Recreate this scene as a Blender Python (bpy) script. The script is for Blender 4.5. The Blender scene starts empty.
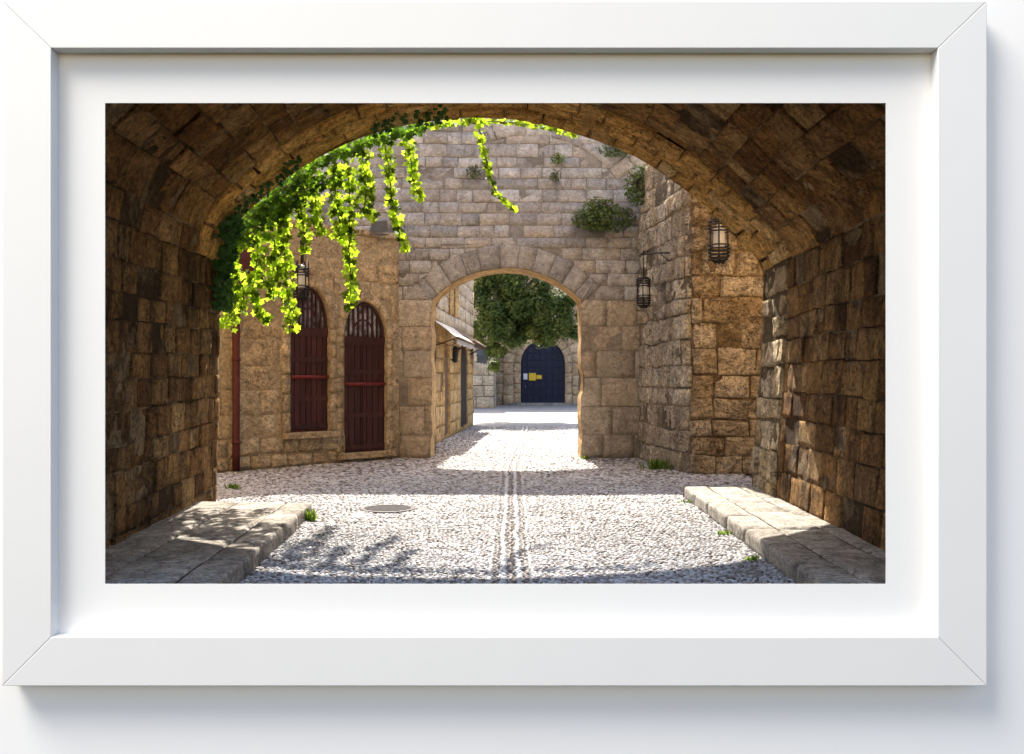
import bpy, math, random
import numpy as np
from mathutils import Vector, Matrix, noise
R = random.Random(7)
S = bpy.context.scene
COL = S.collection
F = 900.0; CX = 512.0; CY = 377.0; EYE = 1.6
def P(px, py, d): return Vector(((px-CX)/F*d, d, EYE+(CY-py)/F*d))
def lerp(a, b, t): return a+(b-a)*t

# ------------------------------------------------------------------ mesh helpers
class MB:
    def __init__(s): s.v = []; s.f = []; s.t = []
    def add(s, vs, fs, tint=(0.5, 0.5, 0.0)):
        o = len(s.v); s.v += [tuple(v) for v in vs]; s.f += [tuple(i+o for i in f) for f in fs]
        s.t += [tint]*len(vs)
    def grid(s, rows, tint=(0.5, 0.5, 0.0), keepface=None, close=False):
        n = len(rows); m = len(rows[0]); o = len(s.v)
        for r in rows: s.v += [tuple(v) for v in r]
        s.t += [tint]*(n*m)
        for i in range(n-1):
            for j in range(m-1 + (1 if close else 0)):
                if keepface and not keepface(i, j): continue
                j2 = (j+1) % m
                s.f.append((o+i*m+j, o+i*m+j2, o+(i+1)*m+j2, o+(i+1)*m+j))
    def box(s, c, size, rot=None, tint=(0.5, 0.5, 0)):
        x, y, z = [k/2 for k in size]
        vs = [Vector(p) for p in ((-x,-y,-z),(x,-y,-z),(x,y,-z),(-x,y,-z),(-x,-y,z),(x,-y,z),(x,y,z),(-x,y,z))]
        if rot is not None: vs = [rot @ v for v in vs]
        c = Vector(c)
        s.add([v+c for v in vs], [(0,3,2,1),(4,5,6,7),(0,1,5,4),(1,2,6,5),(2,3,7,6),(3,0,4,7)], tint)
    def tube(s, pts, r, n=8, tint=(0.5, 0.5, 0), closed=False):
        pts = [Vector(p) for p in pts]; rows = []
        rr = r if isinstance(r, (list, tuple)) else [r]*len(pts)
        N = len(pts)
        for i, p in enumerate(pts):
            if closed: t = pts[(i+1) % N]-pts[i-1]
            else: t = pts[min(i+1, N-1)]-pts[max(i-1, 0)]
            t.normalize()
            a = Vector((0, 0, 1)) if abs(t.z) < .9 else Vector((1, 0, 0))
            b1 = t.cross(a).normalized(); b2 = t.cross(b1)
            rows.append([p+(b1*math.cos(k*2*math.pi/n)+b2*math.sin(k*2*math.pi/n))*rr[i] for k in range(n)])
        if closed: rows.append(rows[0])
        s.grid(rows, tint, close=True)
        if not closed:
            o = len(s.v)-N*n
            s.f.append(tuple(o+k for k in range(n))[::-1]); s.f.append(tuple(o+(N-1)*n+k for k in range(n)))
    def lathe(s, prof, c=(0, 0, 0), n=16, tint=(0.5, 0.5, 0)):
        c = Vector(c)
        s.grid([[c+Vector((r*math.cos(k*2*math.pi/n), r*math.sin(k*2*math.pi/n), z)) for k in range(n)] for r, z in prof], tint, close=True)

def obj(name, mb, mat, parent=None, smooth=True, bevel=0):
    base = Vector(parent_loc(parent)) if parent else Vector((0, 0, 0))
    me = bpy.data.meshes.new(name)
    me.from_pydata([tuple(Vector(v)-base) for v in mb.v], [], mb.f)
    at = me.color_attributes.new('tint', 'FLOAT_COLOR', 'POINT')
    at.data.foreach_set('color', np.array([(a, b, c, 1.0) for a, b, c in mb.t], dtype=np.float32).ravel())
    if smooth: me.polygons.foreach_set('use_smooth', [True]*len(me.polygons))
    me.materials.append(mat)
    me.update()
    o = bpy.data.objects.new(name, me); COL.objects.link(o)
    if parent: o.parent = parent
    if bevel:
        m = o.modifiers.new('bevel', 'BEVEL'); m.width = bevel; m.segments = 2; m.limit_method = 'ANGLE'
        m.harden_normals = False
    return o
def parent_loc(p):
    l = Vector(p.location)
    while p.parent: p = p.parent; l = l+Vector(p.location)
    return l
def tag(o, label, cat, group=None):
    o['label'] = label; o['category'] = cat
    if group: o['group'] = group
    return o
def thing(name, label, cat, loc, group=None):
    e = bpy.data.objects.new(name, None); COL.objects.link(e); e.location = loc; e.empty_display_size = .1
    return tag(e, label, cat, group)
def kind(o, k): o['kind'] = k; return o

# ------------------------------------------------------------------ materials
class NT:
    def __init__(s, name):
        s.m = bpy.data.materials.new(name); s.m.use_nodes = True; s.nt = s.m.node_tree; s.nt.nodes.clear()
        s.out = s.n('ShaderNodeOutputMaterial')
    def n(s, t, **k):
        nd = s.nt.nodes.new(t)
        for a, b in k.items(): setattr(nd, a, b)
        return nd
    def l(s, a, b): s.nt.links.new(a, b)
    def val(s, sock, v):
        if hasattr(v, 'is_linked') or isinstance(v, bpy.types.NodeSocket): s.l(v, sock)
        else: sock.default_value = v
    def pos(s, scale=(1, 1, 1)):
        g = s.n('ShaderNodeNewGeometry'); mp = s.n('ShaderNodeMapping'); mp.inputs['Scale'].default_value = scale
        s.l(g.outputs['Position'], mp.inputs['Vector']); return mp.outputs[0]
    def noise(s, vec, scale, detail=6, rough=.6, dist=0):
        n = s.n('ShaderNodeTexNoise'); s.l(vec, n.inputs['Vector']); n.inputs['Scale'].default_value = scale
        n.inputs['Detail'].default_value = detail; n.inputs['Roughness'].default_value = rough; n.inputs['Distortion'].default_value = dist
        return n.outputs['Fac']
    def ramp(s, fac, stops, interp='LINEAR'):
        r = s.n('ShaderNodeValToRGB'); s.l(fac, r.inputs[0]); e = r.color_ramp.elements; r.color_ramp.interpolation = interp
        while len(e) < len(stops): e.new(.5)
        for el, (p, c) in zip(e, stops):
            el.position = p; el.color = (*c, 1) if isinstance(c, (tuple, list)) else (c, c, c, 1)
        return r.outputs[0]
    def mix(s, fac, a, b, mode='MIX'):
        m = s.n('ShaderNodeMix', data_type='RGBA', blend_type=mode)
        s.val(m.inputs[0], fac)
        for sk, v in ((m.inputs[6], a), (m.inputs[7], b)):
            if isinstance(v, bpy.types.NodeSocket): s.l(v, sk)
            else: sk.default_value = (*v, 1) if len(v) == 3 else v
        return m.outputs[2]
    def math(s, op, a, b=0.0, clamp=False):
        m = s.n('ShaderNodeMath', operation=op, use_clamp=clamp)
        for sk, v in ((m.inputs[0], a), (m.inputs[1], b)):
            if isinstance(v, bpy.types.NodeSocket): s.l(v, sk)
            else: sk.default_value = v
        return m.outputs[0]
    def tint(s):
        a = s.n('ShaderNodeAttribute', attribute_name='tint'); sp = s.n('ShaderNodeSeparateColor'); s.l(a.outputs['Color'], sp.inputs[0])
        return sp.outputs
    def bump(s, h, strength=.5, dist=.02, prev=None):
        b = s.n('ShaderNodeBump'); b.inputs['Strength'].default_value = strength; b.inputs['Distance'].default_value = dist
        s.l(h, b.inputs['Height'])
        if prev: s.l(prev, b.inputs['Normal'])
        return b.outputs[0]
    def bsdf(s, col, rough=.9, normal=None, metal=0, spec=.2):
        b = s.n('ShaderNodeBsdfPrincipled')
        s.val(b.inputs['Base Color'], col if isinstance(col, bpy.types.NodeSocket) else (*col, 1))
        s.val(b.inputs['Roughness'], rough); b.inputs['Metallic'].default_value = metal; b.inputs['Specular IOR Level'].default_value = spec
        if normal: s.l(normal, b.inputs['Normal'])
        s.l(b.outputs[0], s.out.inputs[0]); return b

def stone(name, cols, mortar, stain, samt=.6, bumpd=.02, streak=.4, pale=0.0, pit=.35, var=.35, con=1.0, fis=.5, mort2=None):
    t = NT(name); pos = t.pos(); tn = t.tint()
    k = len(cols); c = t.ramp(tn[0], [(i/(k-1), cols[i]) for i in range(k)])
    big = t.noise(pos, 1.7, 6, .62, .4)
    fine = t.noise(pos, 22, 10, .78)
    med = t.noise(pos, 6.5, 10, .72, .5)
    c = t.mix(1.0, c, t.ramp(big, [(.25, 1-var), (.75, 1+var)]), 'MULTIPLY')
    c = t.mix(1.0, c, t.ramp(med, [(.30, (1-.52*con, 1-.56*con, 1-.60*con)), (.5, (1, 1, 1)), (.72, (1+.36*con, 1+.32*con, 1+.22*con))]), 'MULTIPLY')
    c = t.mix(1.0, c, t.ramp(fine, [(.32, 1-.5*con), (.5, 1.0), (.68, 1+.4*con)]), 'MULTIPLY')
    st = t.noise(t.pos((1, 1, streak)), 1.5, 10, .72, .6)
    c = t.mix(t.math('MULTIPLY', t.ramp(st, [(.5, 0.0), (.64, 1.0)]), samt), c, stain)
    if pale:
        pl = t.noise(t.pos((1.3, 1.3, .8)), 3.3, 10, .76, 1.0)
        c = t.mix(t.math('MULTIPLY', t.ramp(pl, [(.58, 0.0), (.66, 1.0)]), pale), c, (.56, .47, .34))
    m2 = mort2 or tuple(x*.45 for x in mortar)
    mort = t.mix(t.ramp(t.noise(pos, 1.1, 6, .6), [(.45, 0.0), (.6, 1.0)]), m2, mortar)
    mort = t.mix(1.0, mort, t.ramp(fine, [(.3, .6), (.7, 1.25)]), 'MULTIPLY')
    c = t.mix(tn[2], c, mort)
    pt = t.noise(pos, 38, 5, .65)
    pits = t.ramp(pt, [(.33, 1-pit*1.6), (.43, 1.0)])
    c = t.mix(1.0, c, pits, 'MULTIPLY')
    rg = t.math('ABSOLUTE', t.math('SUBTRACT', t.noise(t.pos((1, 1, 1.8)), 4.2, 7, .62, 1.2), .5))
    fs = t.ramp(rg, [(0.0, 1-fis), (.022, 1.0)])
    c = t.mix(1.0, c, fs, 'MULTIPLY')
    h = t.math('ADD', t.math('MULTIPLY', med, 1.4), t.math('MULTIPLY', fine, 1.0))
    h = t.math('ADD', t.math('ADD', h, t.math('MULTIPLY', pits, .35)), t.math('MULTIPLY', fs, .5))
    t.bsdf(c, .95, t.bump(h, 1.0, bumpd), spec=.12)
    return t.m
def plain(name, col, rough=.6, var=.15, scale=6, bump=0, metal=0, spec=.3, streak=1.0, tintvar=0.0):
    t = NT(name); pos = t.pos((1, 1, streak)); n = t.noise(pos, scale, 8, .65)
    c = t.mix(1.0, col, t.ramp(n, [(.25, 1-var), (.75, 1+var)]), 'MULTIPLY')
    if tintvar:
        tn = t.tint(); c = t.mix(1.0, c, t.ramp(tn[0], [(0, 1-tintvar), (1, 1+tintvar)]), 'MULTIPLY')
    t.bsdf(c, rough, t.bump(n, .5, bump) if bump else None, metal, spec)
    return t.m
def leafmat(name, cols, trans=.5, tcol=(.42, .62, .04), rough=.62):
    t = NT(name); tn = t.tint(); k = len(cols)
    c = t.ramp(tn[0], [(i/(k-1), cols[i]) for i in range(k)])
    b = t.n('ShaderNodeBsdfPrincipled'); t.l(c, b.inputs['Base Color']); b.inputs['Roughness'].default_value = rough
    b.inputs['Specular IOR Level'].default_value = .15
    tr = t.n('ShaderNodeBsdfTranslucent')
    t.l(t.mix(1.0, tcol, t.ramp(tn[1], [(0, .05), (.38, .28), (.62, .95), (1, 1.3)]), 'MULTIPLY'), tr.inputs[0])
    mx = t.n('ShaderNodeMixShader'); mx.inputs[0].default_value = trans
    t.l(b.outputs[0], mx.inputs[1]); t.l(tr.outputs[0], mx.inputs[2]); t.l(mx.outputs[0], t.out.inputs[0])
    return t.m

M = {}
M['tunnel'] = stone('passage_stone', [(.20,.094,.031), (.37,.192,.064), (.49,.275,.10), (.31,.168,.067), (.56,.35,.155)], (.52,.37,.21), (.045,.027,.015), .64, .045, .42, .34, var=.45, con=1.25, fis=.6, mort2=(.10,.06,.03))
M['shade_soot'] = stone('shaded_sooty_passage_stone', [(.15,.072,.026), (.28,.148,.052), (.38,.215,.082), (.23,.126,.053), (.46,.29,.13)], (.42,.30,.17), (.03,.019,.012), .8, .045, .42, .36, var=.5, con=1.3, fis=.6, mort2=(.08,.046,.022))  # darker copy of passage stone: shade put into its colour, plus sooty patches
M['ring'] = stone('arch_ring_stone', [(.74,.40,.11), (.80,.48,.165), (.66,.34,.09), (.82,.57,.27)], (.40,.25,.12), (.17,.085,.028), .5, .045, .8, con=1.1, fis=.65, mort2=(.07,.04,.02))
M['grey'] = stone('grey_ashlar', [(.23,.228,.235), (.35,.345,.35), (.44,.437,.44), (.33,.305,.29), (.38,.36,.345), (.27,.267,.278), (.42,.375,.33)], (.27,.25,.235), (.19,.175,.165), .42, .014, .5, 0, .3, .25, .75, .3, (.17,.155,.14))
M['rough'] = stone('rough_limestone', [(.52,.43,.31), (.62,.53,.40), (.68,.60,.47), (.54,.42,.28)], (.48,.39,.28), (.17,.115,.07), .5, .05, .35, 0, .55, con=1.1, fis=.65)
M['buttress'] = stone('weathered_limestone', [(.45,.325,.19), (.55,.42,.265), (.61,.49,.335), (.48,.35,.205)], (.40,.285,.155), (.085,.055,.03), .62, .045, 1.5, 0, .55, con=1.15, fis=.6, mort2=(.20,.13,.07))
M['quoin'] = stone('quoin_stone', [(.50,.36,.20), (.60,.46,.28), (.66,.53,.36), (.54,.38,.19)], (.36,.25,.13), (.2,.12,.05), .5, .045, .6, 0, .5, con=1.15, fis=.6)
M['pier'] = stone('pier_ashlar', [(.36,.31,.25), (.43,.375,.305), (.49,.43,.355), (.40,.32,.235), (.45,.37,.28)], (.31,.27,.22), (.20,.165,.125), .45, .014, .5, 0, .35, .25, .85, .3, (.2,.17,.14))
M['facade'] = stone('ochre_stone', [(.46,.355,.225), (.53,.415,.27), (.50,.37,.225), (.57,.46,.31)], (.50,.395,.255), (.22,.17,.115), .55, .026, .5, 0, .3, .3, 1.1, .45, (.44,.34,.215))
M['warm'] = stone('warm_sandstone', [(.56,.35,.14), (.64,.44,.21), (.58,.40,.22)], (.45,.30,.15), (.2,.13,.06), .4, .015, .5)
M['cream'] = stone('cream_stone', [(.64,.52,.37), (.70,.58,.43), (.60,.47,.32)], (.40,.33,.25), (.3,.24,.17), .35, .01, .5)
M['far'] = stone('brown_stone', [(.50,.37,.25), (.56,.43,.30), (.52,.39,.26)], (.38,.30,.22), (.2,.15,.11), .4, .012, .5)
M['surround'] = stone('dressed_stone', [(.64,.47,.30), (.70,.53,.35), (.60,.43,.27)], (.40,.31,.22), (.3,.23,.16), .35, .01, .5)
M['slab'] = stone('paving_slab', [(.32,.29,.255), (.41,.375,.33), (.37,.335,.29), (.28,.25,.215)], (.15,.13,.105), (.17,.145,.12), .6, .012, 1, 0, .3, .28)
M['maroon'] = plain('maroon_paint', (.038,.009,.009), .55, .7, 11, .004, streak=.12, tintvar=.3)
M['redbar'] = plain('red_paint', (.14,.016,.013), .45, .3, 12)
M['iron'] = plain('black_iron', (.016,.016,.018), .55, .3, 20, .002)
M['rust'] = plain('rusty_red_paint', (.075,.014,.012), .6, .4, 9, .003)
M['blue'] = plain('navy_paint', (.009,.014,.043), .55, .25, 6, .003, tintvar=.2)
M['dark'] = plain('dark_interior', (.02,.016,.013), .9)
M['white'] = plain('white_paper', (.75,.76,.82), .8, .05)
M['yellow'] = plain('yellow_paper', (.80,.55,.05), .7, .08)
M['canvas'] = plain('awning_canvas', (.62,.58,.52), .85, .15, 5, .004)
M['wood'] = plain('brown_wood', (.11,.06,.03), .7, .4, 7, .006, streak=.2)
M['greymetal'] = plain('grey_metal', (.10,.11,.13), .4, .2)
M['bark'] = plain('bark', (.10,.07,.045), .9, .4, 8, .03, streak=.3)
M['whiteframe'] = plain('white_lacquer', (.80,.80,.80), .42, .012, 3, .0008, spec=.35)
M['mat'] = plain('white_mat_board', (.85,.85,.85), .95, .008, 30, .0004, spec=.05)
M['whitewall'] = plain('white_plaster', (.90,.90,.905), .95, .006, 4, .0006, spec=.05)
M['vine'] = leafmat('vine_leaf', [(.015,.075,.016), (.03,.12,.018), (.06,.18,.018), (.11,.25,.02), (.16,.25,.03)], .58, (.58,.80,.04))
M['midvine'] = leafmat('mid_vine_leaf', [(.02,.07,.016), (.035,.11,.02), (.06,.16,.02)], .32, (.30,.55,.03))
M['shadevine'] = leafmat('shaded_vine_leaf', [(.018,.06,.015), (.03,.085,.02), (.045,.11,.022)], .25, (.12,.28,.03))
M['tree'] = leafmat('tree_leaf', [(.025,.055,.020), (.05,.09,.028), (.10,.135,.035), (.18,.18,.05)], .3, (.20,.24,.04), .6)
M['caper'] = leafmat('bush_leaf', [(.06,.10,.035), (.10,.15,.05), (.17,.18,.075)], .25, (.18,.24,.06), .6)
M['grass'] = leafmat('weed_leaf', [(.07,.15,.02), (.12,.23,.03), (.22,.30,.05)], .4, (.35,.50,.06))
M['stem'] = plain('vine_stem', (.10,.075,.04), .9, .3)
def glassmat():
    t = NT('lamp_glass'); b = t.bsdf((.85, .87, .88), .12, spec=.6); b.inputs['Alpha'].default_value = .55
    return t.m
M['glass'] = glassmat()
def winglass():
    t = NT('painted_glint_glass'); n = t.noise(t.pos(), 5, 5); c = t.ramp(n, [(.40, (.10,.10,.12)), (.62, (.70,.71,.78))])  # pale blotches paint reflections into the pane colour
    t.bsdf(c, .2, spec=.6); return t.m
M['winglass'] = winglass()
def pebblemat(name, cols):
    t = NT(name); tn = t.tint(); pos = t.pos(); k = len(cols)
    c = t.ramp(tn[0], [(i/(k-1), cols[i]) for i in range(k)])
    n = t.noise(pos, 30, 5); big = t.noise(pos, .8, 5, .6)
    c = t.mix(1.0, c, t.ramp(n, [(.3, .8), (.7, 1.15)]), 'MULTIPLY')
    c = t.mix(1.0, c, t.ramp(big, [(.3, .82), (.7, 1.12)]), 'MULTIPLY')
    t.bsdf(c, .55, spec=.35); return t.m
M['pebble'] = pebblemat('pebble_stone', [(.075,.066,.066), (.19,.155,.13), (.32,.29,.275), (.44,.42,.415), (.51,.495,.49), (.68,.67,.665)])
def groundmat():
    t = NT('street_bed'); pos = t.pos(); n = t.noise(pos, 14, 8, .7); b = t.noise(pos, .7, 5)
    c = t.ramp(n, [(.3, (.055,.042,.038)), (.7, (.13,.105,.09))])
    c = t.mix(1.0, c, t.ramp(b, [(.3, .8), (.7, 1.2)]), 'MULTIPLY')
    t.bsdf(c, .95, t.bump(n, .6, .02)); return t.m
M['ground'] = groundmat()
def earthmat():
    t = NT('far_paving'); pos = t.pos(); v = t.n('ShaderNodeTexVoronoi'); t.l(pos, v.inputs['Vector']); v.inputs['Scale'].default_value = 11
    n = t.noise(pos, 2, 6)
    c = t.ramp(v.outputs['Distance'], [(.15, (.50,.485,.47)), (.62, (.33,.31,.29))])
    c = t.mix(1.0, c, t.ramp(n, [(.3, .85), (.7, 1.12)]), 'MULTIPLY')
    t.bsdf(c, .9, t.bump(v.outputs['Distance'], -.6, .03)); return t.m
M['farpave'] = earthmat()

# ------------------------------------------------------------------ masonry
class Arch:            # opening: straight jambs then a half ellipse
    def __init__(s, uc, hw, v0, vs, rise): s.uc, s.hw, s.v0, s.vs, s.rise = uc, hw, v0, vs, rise
    def inside(s, u, v):
        x = u-s.uc
        if v < s.v0 or abs(x) >= s.hw: return False
        return v < s.vs or (x/s.hw)**2+((v-s.vs)/s.rise)**2 < 1
    def push(s, u, v):
        x = u-s.uc
        if v < s.vs:
            dx = s.hw-abs(x)
            if s.v0 > .05 and dx < max(.1, s.hw*.3) and v-s.v0 < max(.1, s.hw*.3): return s.uc+math.copysign(s.hw, x), s.v0
            if s.v0 > .05 and v-s.v0 < dx: return u, s.v0
            return s.uc+math.copysign(s.hw, x), v
        q = math.sqrt((x/s.hw)**2+((v-s.vs)/s.rise)**2) or 1e-3
        return s.uc+x/q, s.vs+(v-s.vs)/q
    def outline(s, n=14):
        pts = [(s.uc-s.hw, s.v0), (s.uc-s.hw, lerp(s.v0, s.vs, .5))]
        for i in range(n+1):
            a = math.pi*(1-i/n); pts.append((s.uc+s.hw*math.cos(a), s.vs+s.rise*math.sin(a)))
        return pts+[(s.uc+s.hw, lerp(s.v0, s.vs, .5)), (s.uc+s.hw, s.v0)]
class SegArch:         # opening: straight jambs then a circle segment
    def __init__(s, uc, hw, vs, crown, ring=0, v0=-1):
        r = crown-vs; s.R = (hw*hw+r*r)/(2*r); s.cz = crown-s.R; s.uc, s.hw, s.vs, s.ring, s.v0 = uc, hw, vs, ring, v0
        s.th = math.asin(hw/s.R)
    def inside(s, u, v):
        x = u-s.uc
        if v < s.v0: return False
        if v < s.vs and abs(x) < s.hw: return True
        a = math.atan2(x, v-s.cz)
        return v >= s.cz and abs(a) <= s.th and math.hypot(x, v-s.cz) < s.R+s.ring
    def push(s, u, v):
        x = u-s.uc
        if v < s.vs and abs(x) < s.hw: return s.uc+math.copysign(s.hw+s.rag(x, v), x or 1), v
        q = (s.R+s.ring)/(math.hypot(x, v-s.cz) or 1e-3)
        return s.uc+x*q, s.cz+(v-s.cz)*q
    def outline(s, n=16):
        zz = [s.vs*k/24 for k in range(24)]
        pts = [(s.uc-s.hw-s.rag(-1, z), z) for z in zz]
        for i in range(n+1):
            a = -s.th+2*s.th*i/n; pts.append((s.uc+s.R*math.sin(a), s.cz+s.R*math.cos(a)))
        return pts+[(s.uc+s.hw+s.rag(1, z), z) for z in zz[::-1]]
    def rag(s, x, v):      # worn, chipped jambs
        k = 1.5 if x > 0 else 8.8
        return (.10*max(0, noise.noise(Vector((k, v*1.9, 3)))+.05)+.016*noise.noise(Vector((k, v*9, 1))))*min(1, (s.vs-v)*3)

def patch(mb, f, quad, nu, nv, bu, bv, bd, d0, rough, tint, ops, fr=2.2, seed=0.0, warp=0.0):
    """one stone: a grid over the uv quad, sunk at its rim, uneven on its face"""
    ss = [0]+[lerp(bu, 1-bu, i/max(nu, 1)) for i in range(nu+1)]+[1]
    tt = [0]+[lerp(bv, 1-bv, i/max(nv, 1)) for i in range(nv+1)]+[1]
    rows = []; ins = []
    for j, t in enumerate(tt):
        row = []; ir = []
        for i, s in enumerate(ss):
            u = lerp(lerp(quad[0][0], quad[1][0], s), lerp(quad[3][0], quad[2][0], s), t)
            v = lerp(lerp(quad[0][1], quad[1][1], s), lerp(quad[3][1], quad[2][1], s), t)
            v += warp*noise.noise(Vector((u*.8+3.3, v*.6, 7.7)))+warp*.4*noise.noise(Vector((u*2.9, v*2.2, 1.7)))
            inn = False
            for o in ops:
                if o.inside(u, v):
                    inn = True; u, v = o.push(u, v)
            rim = i in (0, len(ss)-1) or j in (0, len(tt)-1)
            pn = Vector((u*fr+seed, v*fr, seed*1.7))
            d = d0-bd if rim else d0+rough*(noise.noise(pn)+.6*noise.noise(pn*2.7)+.45*noise.noise(pn*6.3))
            row.append(f(u, v, d)); ir.append(inn)
        rows.append(row); ins.append(ir)
    mb.grid(rows, tint, (lambda j, i: not (ins[j][i] and ins[j][i+1] and ins[j+1][i] and ins[j+1][i+1])) if ops else None)
def masonry(mb, f, u0, u1, courses, wr, joint=.016, bev=.022, bd=.05, proud=.014, rough=.014, res=.1, ops=(), jit=.012, mort=.028, seedr=None, mres=.16, warp=0.0):
    r = seedr or R
    for v0, v1 in courses:
        u = u0-r.random()*wr[0]*.8
        while u < u1:
            w = r.uniform(*wr); a, b = max(u, u0), min(u+w, u1); u += w
            if b-a < .07: continue
            if u1-b < wr[0]*.35 and b < u1: b = u1; u = u1
            j = joint/2
            q = [(a+j, v0+j), (b-j, v0+j), (b-j, v1-j), (a+j, v1-j)]
            if ops and all(any(o.inside(*p) for o in ops) for p in q+[((a+b)/2, (v0+v1)/2)]): continue
            q = [(x+r.uniform(-jit, jit), y+r.uniform(-jit, jit)) for x, y in q]
            W, H = b-a, v1-v0
            patch(mb, f, q, max(1, round(W/res)), max(1, round(H/res)), min(.3, bev/W), min(.3, bev/H), bd,
                  r.gauss(0, proud), rough, (r.random(), r.random(), 0.0), ops, seed=r.uniform(0, 60), warp=warp)
    vmin, vmax = courses[0][0], courses[-1][1]
    patch(mb, f, [(u0, vmin), (u1, vmin), (u1, vmax), (u0, vmax)], max(1, round((u1-u0)/mres)), max(1, round((vmax-vmin)/mres)),
          .001, .001, 0, -mort, .006, (.5, .5, 1.0), ops)
def courses(v0, v1, hr, r=None):
    r = r or R; out = []; v = v0
    while v < v1-1e-4:
        h = r.uniform(*hr)
        if v1-v-h < hr[0]*.6: h = v1-v
        out.append((v, v+h)); v += h
    return out
def plane_f(A, dirv, n): return lambda u, v, d: Vector((A.x+dirv.x*u+n.x*d, A.y+dirv.y*u+n.y*d, v))
def reveal(mb, f, outline, d0, d1, tint_r=.5, nd=3, mort=0.0):
    rows = []
    for k in range(nd+1):
        d = lerp(d0, d1, k/nd)
        rows.append([f(u, v, d) for u, v in outline])
    mb.grid(rows, (tint_r, .5, mort))
def ring_f(f, arch_uc, cz, Rad):   # u = arc length from the crown, v = radial
    return lambda u, v, d: f(arch_uc+(Rad+v)*math.sin(u/Rad), cz+(Rad+v)*math.cos(u/Rad), d)

# ------------------------------------------------------------------ the white wall and the picture frame
DW, DM, DF = 6.335, 6.28, 6.172
def rect(x0, y0, x1, y1, d):
    a, b = P(x0, y1, d), P(x1, y0, d); return a.x, a.z, b.x, b.z
def ring_box(outer, inner, y0, y1):
    mb = MB()
    ox0, oz0, ox1, oz1 = outer; ix0, iz0, ix1, iz1 = inner
    vs = []
    for y in (y0, y1):
        vs += [(ox0,y,oz0),(ox1,y,oz0),(ox1,y,oz1),(ox0,y,oz1),(ix0,y,iz0),(ix1,y,iz0),(ix1,y,iz1),(ix0,y,iz1)]
    fs = []
    for k in range(4):
        n = (k+1) % 4
        fs += [(k, n, 4+n, 4+k), (8+n, 8+k, 12+k, 12+n), (k, 8+k, 8+n, n), (4+k, 4+n, 12+n, 12+k)]
    mb.add(vs, fs); return mb
wall = tag(obj('wall', ring_box((-11, -6.5, 11, 12.5), rect(82, 70, 939, 600, DW), DW, DW+.05), M['whitewall'], smooth=False),
           'plain white wall that the white picture frame hangs on', 'wall')
frame = thing('picture_frame', 'wide white wooden picture frame with mitred corners and a white mat inside', 'picture frame', P(494, 686, DM))
fo = rect(2, 1, 987, 686, DF); fi = rect(51, 48, 938, 637, DF)
def rail(a0, a1, b1, b0):
    """one mitred rail: outer edge a0-a1, inner edge b0-b1, in the plane of the wall"""
    mb = MB(); g = .0012
    vs = []
    for y in (DF, DW-.001):
        for (x, z) in (a0, a1, b1, b0): vs.append((x, y, z))
    mb.add(vs, [(0,1,2,3),(7,6,5,4),(0,4,5,1),(1,5,6,2),(2,6,7,3),(3,7,4,0)])
    return mb
ox0, oz0, ox1, oz1 = fo; ix0, iz0, ix1, iz1 = fi; G = .0006
rails = [((ox0+G,oz1),(ox1-G,oz1),(ix1-G,iz1),(ix0+G,iz1)), ((ox0+G,oz0),(ox1-G,oz0),(ix1-G,iz0),(ix0+G,iz0)),
         ((ox0,oz0+G),(ox0,oz1-G),(ix0,iz1-G),(ix0,iz0+G)), ((ox1,oz0+G),(ox1,oz1-G),(ix1,iz1-G),(ix1,iz0+G))]
lit = [wall]
for r_ in rails:
    o = obj('frame_rail', rail(*r_), M['whiteframe'], frame, smooth=False, bevel=.005); lit.append(o)
mo = rect(40, 37, 949, 648, DM)
o = obj('mat_board', ring_box(mo, rect(105, 103, 886, 584, DM), DM, DM+.006), M['mat'], frame, smooth=False); lit.append(o)

# ------------------------------------------------------------------ ground
def gz(x, y): return .012*noise.noise(Vector((x*.5, y*.4, 3.1)))+.004*noise.noise(Vector((x*2.1, y*2.1, 9)))
mb = MB()
ys = list(np.arange(6.39, 30, .3))+list(np.arange(30, 121, 6.0))
xs = list(np.arange(-45, -6, 6.0))+list(np.arange(-6, 6.01, .3))+list(np.arange(12, 49, 6.0))
mb.grid([[(x, y, gz(x, y)-.012) for x in xs] for y in ys])
xn = list(np.arange(-3.28, 3.25, .3))+[3.22]
mb.grid([[(x, y, gz(x, y)-.012-(.05 if y < 6.304 else 0)) for x in xn] for y in (6.303, 6.305, 6.39)])
kind(obj('ground', mb, M['ground']), 'structure')
mb = MB()
mb.grid([[(x, y, .004+gz(x, y)*.5) for x in list(np.arange(-8, 9.1, .5))] for y in list(np.arange(29, 56, .5))])
kind(obj('road', mb, M['farpave']), 'structure')

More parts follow.
